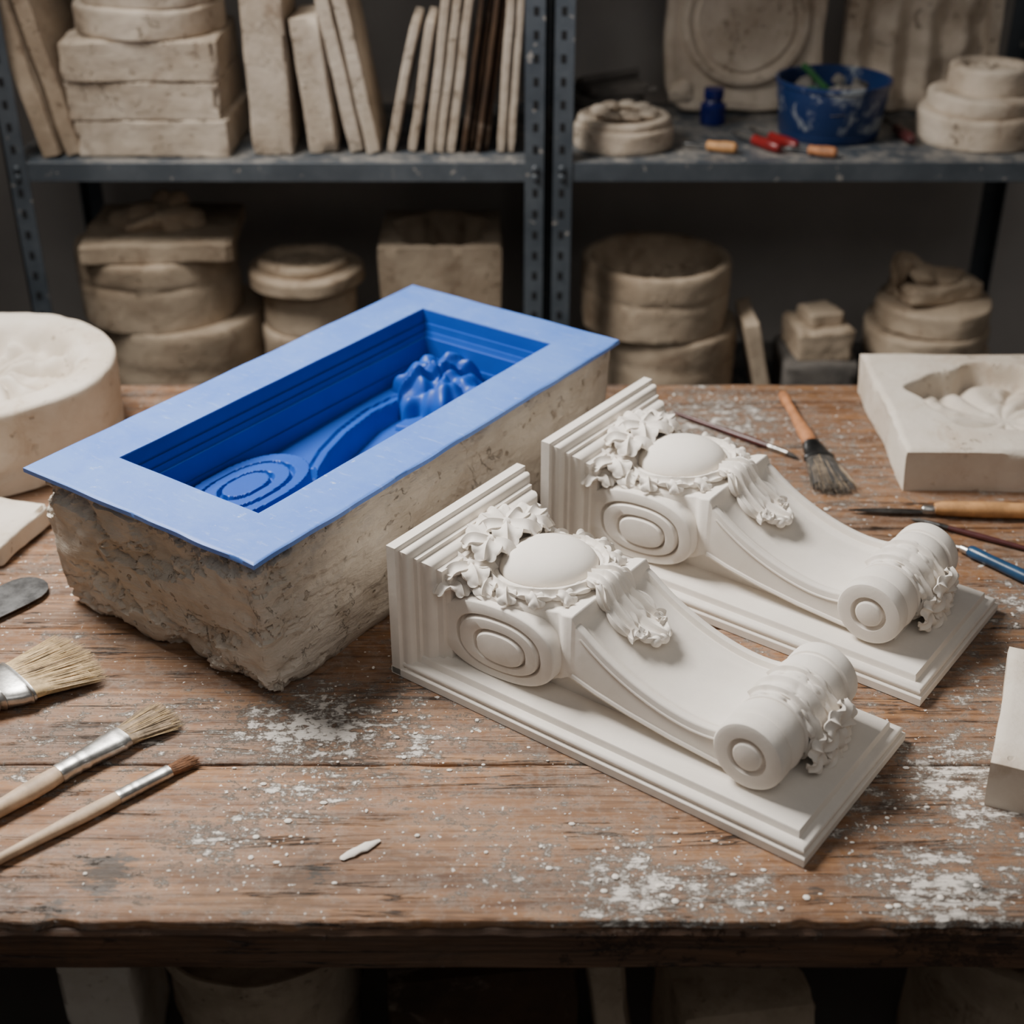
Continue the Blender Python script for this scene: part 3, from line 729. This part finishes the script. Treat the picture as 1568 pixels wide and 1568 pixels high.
slab(b,.016,.14,.225,-.213,2.53,US,math.radians(13),seed=7); slab(b,.016,.14,.225,-.176,2.53,US,math.radians(10),seed=8)
for i,x in enumerate((-.146,-.127,-.108)): slab(b,.016,.17,.34,x,2.54,US,math.radians(8),seed=9+i)
for i,x in enumerate((-.086,-.073,-.060,-.047)): slab(b,.010,.17,.33-.01*(i%2),x,2.54+.01*(i%2),US,math.radians(8),mat=1,seed=12+i)
slab(b,.015,.17,.35,-.020,2.54,US,math.radians(4),seed=17); slab(b,.014,.17,.35,-.002,2.54,US,math.radians(4),seed=18)
b.obj('row_of_plaster_boards',['shelfp','brownboard'])
b=MB(); drum(b,.09,.040,US,0,21,0,.7,.003,.200,2.52); drum(b,.084,.016,US+.039,0,22,.006,.8,.003,.200,2.52)
for k in range(9):
    a=k*.7; b.ell((.200+.045*math.cos(a),2.52+.045*math.sin(a),US+.058),(.018,.014,.008),nu=10,nv=6,fn=lambda p:p+noise.noise_vector(p*60)*.004)
b.obj('round_plaster_cast',['shelfp'])
b=MB(); drum(b,.085,.03,US,0,24,0,.7,.004,.17,2.72); drum(b,.078,.02,US+.03,0,25,.008,.8,.003,.175,2.715); b.rough(.12,.10,.02,8,.003,14,.004,0,XF((.19,2.70,US+.05),.3),3)
b.tube([(.16,2.66,US+.055),(.27,2.68,US+.058)],.006,0); b.tube([(.13,2.68,US+.075),(.24,2.74,US+.078)],.007,0)
b.obj('dusty_tool_trays',['grey'])
def plaque():
    b=MB(); n=96
    def outline(s):
        r=[]
        for j in range(n):
            a=2*PI*j/n; ca,sa=math.cos(a),math.sin(a); p=7
            rr=1/((abs(ca)**p+abs(sa)**p)**(1/p)); rr=min(rr,1.22+.03*math.cos(8*a))*(1+.012*math.sin(8*a))
            r.append((ca*rr*.150*s,0,sa*rr*.165*s))
        return r
    def at(s,y): return [(x,y,z) for x,_,z in outline(s)]
    b.loft([at(1,0),at(1,-.026),at(.98,-.030),at(.90,-.031),at(.88,-.029),at(.5,-.029),at(.01,-.029)])
    X=Matrix.Translation((0,-.028,.0))@Matrix.Rotation(PI/2,4,'X')
    b.lathe([(.125,-.004),(.122,.006),(.116,.013),(.108,.013),(.104,.006),(.096,.003),(.090,.008),(.084,.005),(.05,.003),(.0001,.003)],72,0,X,lambda p:p+noise.noise_vector(p*30)*.002)
    for sx in(-1,1):
        for sz in(-1,1):
            b.ell((sx*.118,-.030,sz*.13),(.022,.008,.022),nu=16,nv=8,fn=lambda p:p+noise.noise_vector(p*80)*.006)
    return b
plaque().obj('round_relief_plaque',['shelfp'],(.440,2.775,US+.167),rot=(math.radians(-7),0,0))
b=MB(); NX,NZ=80,50; front=[]
for i in range(NZ+1):
    row=[]
    for j in range(NX+1):
        x=-.145+.29*j/NX; z=.33*i/NZ
        w=.016*math.sin(x*95+math.sin(z*14)*.9)*.7+.012*noise.noise(Vector((x*18,z*22,3)))+.005*math.sin(z*60+x*20)*(1 if abs(x)<.1 else .2)
        if abs(x)>.12: w=.004*noise.noise(Vector((x*20,z*20,1)))+.008
        row.append((x,-.035-w,z))
    front.append(row)
rings=[r+[(.145,0,r[0][2]),(-.145,0,r[0][2])] for r in front]; b.loft(rings)
b.obj('draped_relief_plaque',['shelfp'],(.778,2.775,US+.001),rot=(math.radians(-6),0,0))
b=MB(); b.lathe([(.0001,0),(.023,0),(.024,.002),(.024,.034),(.017,.040),(.015,.046),(.0185,.047),(.0185,.064),(.0001,.065)],28); b.obj('blue_paint_jar',['bluejar'],(.378,2.665,US))
b=MB()
b.lathe([(.0001,0),(.088,0),(.091,.004),(.097,.060),(.099,.066),(.101,.092),(.104,.094),(.104,.101),(.101,.102),(.097,.100),(.092,.012),(.0001,.010)],56,0)
b.lathe([(.0001,.058),(.05,.060),(.094,.056)],40,1,None,lambda p:p+noise.noise_vector(p*40)*.012)
for k in range(16):
    a=k*2.4; r=.02+.055*((k*37)%10)/10
    b.rough(.03,.02,.018,3,.005,40,.004,1 if k%3 else 2,XF((r*math.cos(a),r*math.sin(a),.062+.02*(k%3)/3),a,.4,.3),k)
b.tube([(.02,.03,.05),(-.05,.04,.115)],.006,2)
b.obj('blue_bucket',['bucket','grey','green'],(.582,2.59,US))
b=MB(); drum(b,.108,.055,0,0,31,0,amp=.005); drum(b,.098,.03,.054,0,32,0,amp=.005,cx=.004); drum(b,.072,.048,.083,0,33,.012,.7,.003,cx=.012,cy=.01)
b.obj('stacked_round_casts',['shelfp'],(.845,2.56,US))
def handtool(name,p,q,r,mats):
    b=MB(); L=math.dist(p,q)
    b.loft([ering(L*.55*t,r*w,r*w,r,14) for t,w in[(0,.5),(.08,.9),(.4,1),(.8,.8),(.95,.9),(1,.6)]],0)
    b.loft([ering(L*.54+L*.46*t,r*.3*w,r*.3*w,r,8) for t,w in[(0,1),(.6,.9),(.8,1.5),(1,.3)]],1)
    b.obj(name,mats,(p[0],p[1],US),dir2(p,q))
handtool('modelling_tool',(.395,2.452),(.302,2.485),.0105,['orange','darksteel'])
handtool('red_screwdriver',(.470,2.450),(.400,2.555),.011,['red','steel'])
handtool('red_screwdriver.001',(.503,2.468),(.435,2.59),.010,['red','steel'])
handtool('modelling_tool.001',(.565,2.425),(.480,2.460),.010,['rust','darksteel'])
handtool('modelling_tool.002',(.715,2.50),(.70,2.66),.011,['maroon','darksteel'])
# lower shelf objects
b=MB(); drum(b,.160,.178,0,0,41,0,amp=.006,cx=.02,seam=8); drum(b,.152,.135,.177,0,42,0,amp=.006,cx=-.015,seam=9)
b.rough(.275,.25,.038,24,.004,12,.005,0,XF((.01,-.01,.311),.05),43)
b.ell((0,-.01,.355),(.085,.06,.030),nu=40,nv=20,fn=lambda p:p+noise.noise_vector(p*22)*.022+noise.noise_vector(p*60)*.006)
b.ell((.02,.0,.375),(.035,.03,.030),nu=24,nv=14,fn=lambda p:p+noise.noise_vector(p*40)*.014)
b.obj('plaster_drum_stack',['old'],(-.665,2.575,LS))
b=MB(); drum(b,.096,.16,0,0,45,0,amp=.006,seam=8); drum(b,.088,.09,.159,0,46,0,amp=.006); drum(b,.110,.030,.248,0,47,0,amp=.005,cx=-.006)
drum(b,.085,.018,.277,0,48,.010,.7,.006,cx=-.01)
b.obj('plaster_drum_stack.001',['old'],(-.385,2.535,LS))
b=MB(); b.rough(.225,.22,.17,12,.003,10,.008,0,None,51); b.obj('plaster_casing_block',['old'],(-.135,2.58,LS))
hollow_block('plaster_box_mold',.225,.22,.160,(0,-.005,.088,.10,.07),['old'],(-.135,2.58,LS+.175),.02,7,.005,.2)
b=MB(); drum(b,.137,.155,0,0,61,0,amp=.005,cx=.02,seam=9); drum(b,.142,.130,.154,0,62,.065,.85,.006,cx=-.008,seam=8,n=110,fill=.40)
b.obj('plaster_drum_stack.002',['old'],(.285,2.57,LS))
b=MB(); b.rough(.14,.16,.11,14,.005,12,.006,1,None,63); b.rough(.11,.12,.06,14,.005,14,.006,0,XF((.0,0,.109),.1),64); b.rough(.07,.07,.03,8,.004,20,.006,0,XF((0,0,.168),.3),65)
b.obj('small_plaster_stack',['old','grey'],(.590,2.52,LS))
b=MB(); slab(b,.03,.14,.19,0,0,0,math.radians(-14),seed=66); b.obj('leaning_plaster_offcut',['old'],(.495,2.52,LS))
b=MB(); drum(b,.125,.10,0,0,71,0,amp=.008); drum(b,.118,.06,.099,0,72,0,amp=.009,cx=-.01); drum(b,.108,.05,.158,0,73,0,amp=.008,cx=.0,cy=.0)
b.rough(.15,.10,.035,16,.008,14,.008,0,XF((-.005,0,.207),.3),74)
leaf(b,[(-.085,-.02,.235),(-.075,-.02,.285),(-.045,-.02,.265),(0,-.02,.252),(.04,-.01,.245)],(0,-.3,1),.026,3,.010)
b.obj('stacked_ornament_casts',['old'],(.815,2.55,LS))
b=MB(); b.box(-.018,.018,-.05,.05,0,1.16,.003); b.obj('wooden_plank',['woodedge'],(-1.0,2.44,-.86))
# below bench, on floor
FZ=-.8598
b=MB(); b.lathe([(.0001,0),(.115,0),(.118,.01),(.128,.18),(.132,.19),(.131,.24),(.137,.30),(.145,.305),(.146,.322),(.142,.327),(.136,.325),(.130,.30),(.0001,.28)],56,0,None,lambda p:p+noise.noise_vector(p*14)*.003)
b.obj('plaster_bucket',['old'],(-.345,1.40,FZ))
b=MB(); b.rough(.26,.24,.30,12,.004,9,.006,0,None,81); b.obj('wooden_crate',['brownboard'],(-.05,1.42,FZ),.1)
b=MB(); b.rough(.10,.20,.34,10,.006,10,.01,0,None,82); b.obj('plaster_offcut',['light'],(-.575,1.43,FZ),.1)
b=MB(); b.rough(.05,.20,.32,10,.005,10,.01,0,XF((0,0,.008),ry=-.12),83); b.obj('plaster_offcut.001',['old'],(.155,1.42,FZ),.05)
b=MB(); b.rough(.19,.16,.24,10,.004,10,.01,0,None,84); b.obj('plaster_casing_block.001',['old'],(.31,1.37,FZ),.15)
b=MB(); drum(b,.14,.30,0,0,85,.03,.85,.004); b.obj('plaster_bucket.001',['old'],(.72,1.42,FZ))
# ------------------------------------------------------------ CAMERA / LIGHT
cam=bpy.data.cameras.new('camera'); co=bpy.data.objects.new('camera',cam); bpy.context.scene.collection.objects.link(co)
co.location=(0,0,.9); co.rotation_euler=(math.radians(60),0,0)
cam.sensor_width=36; cam.lens=2150/1568*36; cam.clip_start=.05
cam.dof.use_dof=True; cam.dof.focus_distance=1.45; cam.dof.aperture_fstop=3.6
bpy.context.scene.camera=co
def area(name,loc,tgt,size,power,col,spread=180):
    l=bpy.data.lights.new(name,'AREA'); l.shape='RECTANGLE'; l.size=size[0]; l.size_y=size[1]; l.energy=power; l.color=col; l.spread=math.radians(spread)
    o=bpy.data.objects.new(name,l); bpy.context.scene.collection.objects.link(o); o.location=loc
    d=Vector(tgt)-Vector(loc); o.rotation_euler=d.to_track_quat('-Z','Y').to_euler()
area('softbox_lamp',(-.85,1.80,1.50),(.10,1.20,0),(.70,.60),40,(1,.96,.905),125)
area('front_fill_light',(.2,-.5,2.3),(-.1,1.6,0),(1.8,1.2),11,(1,.97,.93))  # unseen fill added behind the camera to lift front-facing sides
w=bpy.data.worlds.new('world'); bpy.context.scene.world=w; w.use_nodes=True
w.node_tree.nodes['Background'].inputs[0].default_value=(1,.98,.96,1); w.node_tree.nodes['Background'].inputs[1].default_value=.11
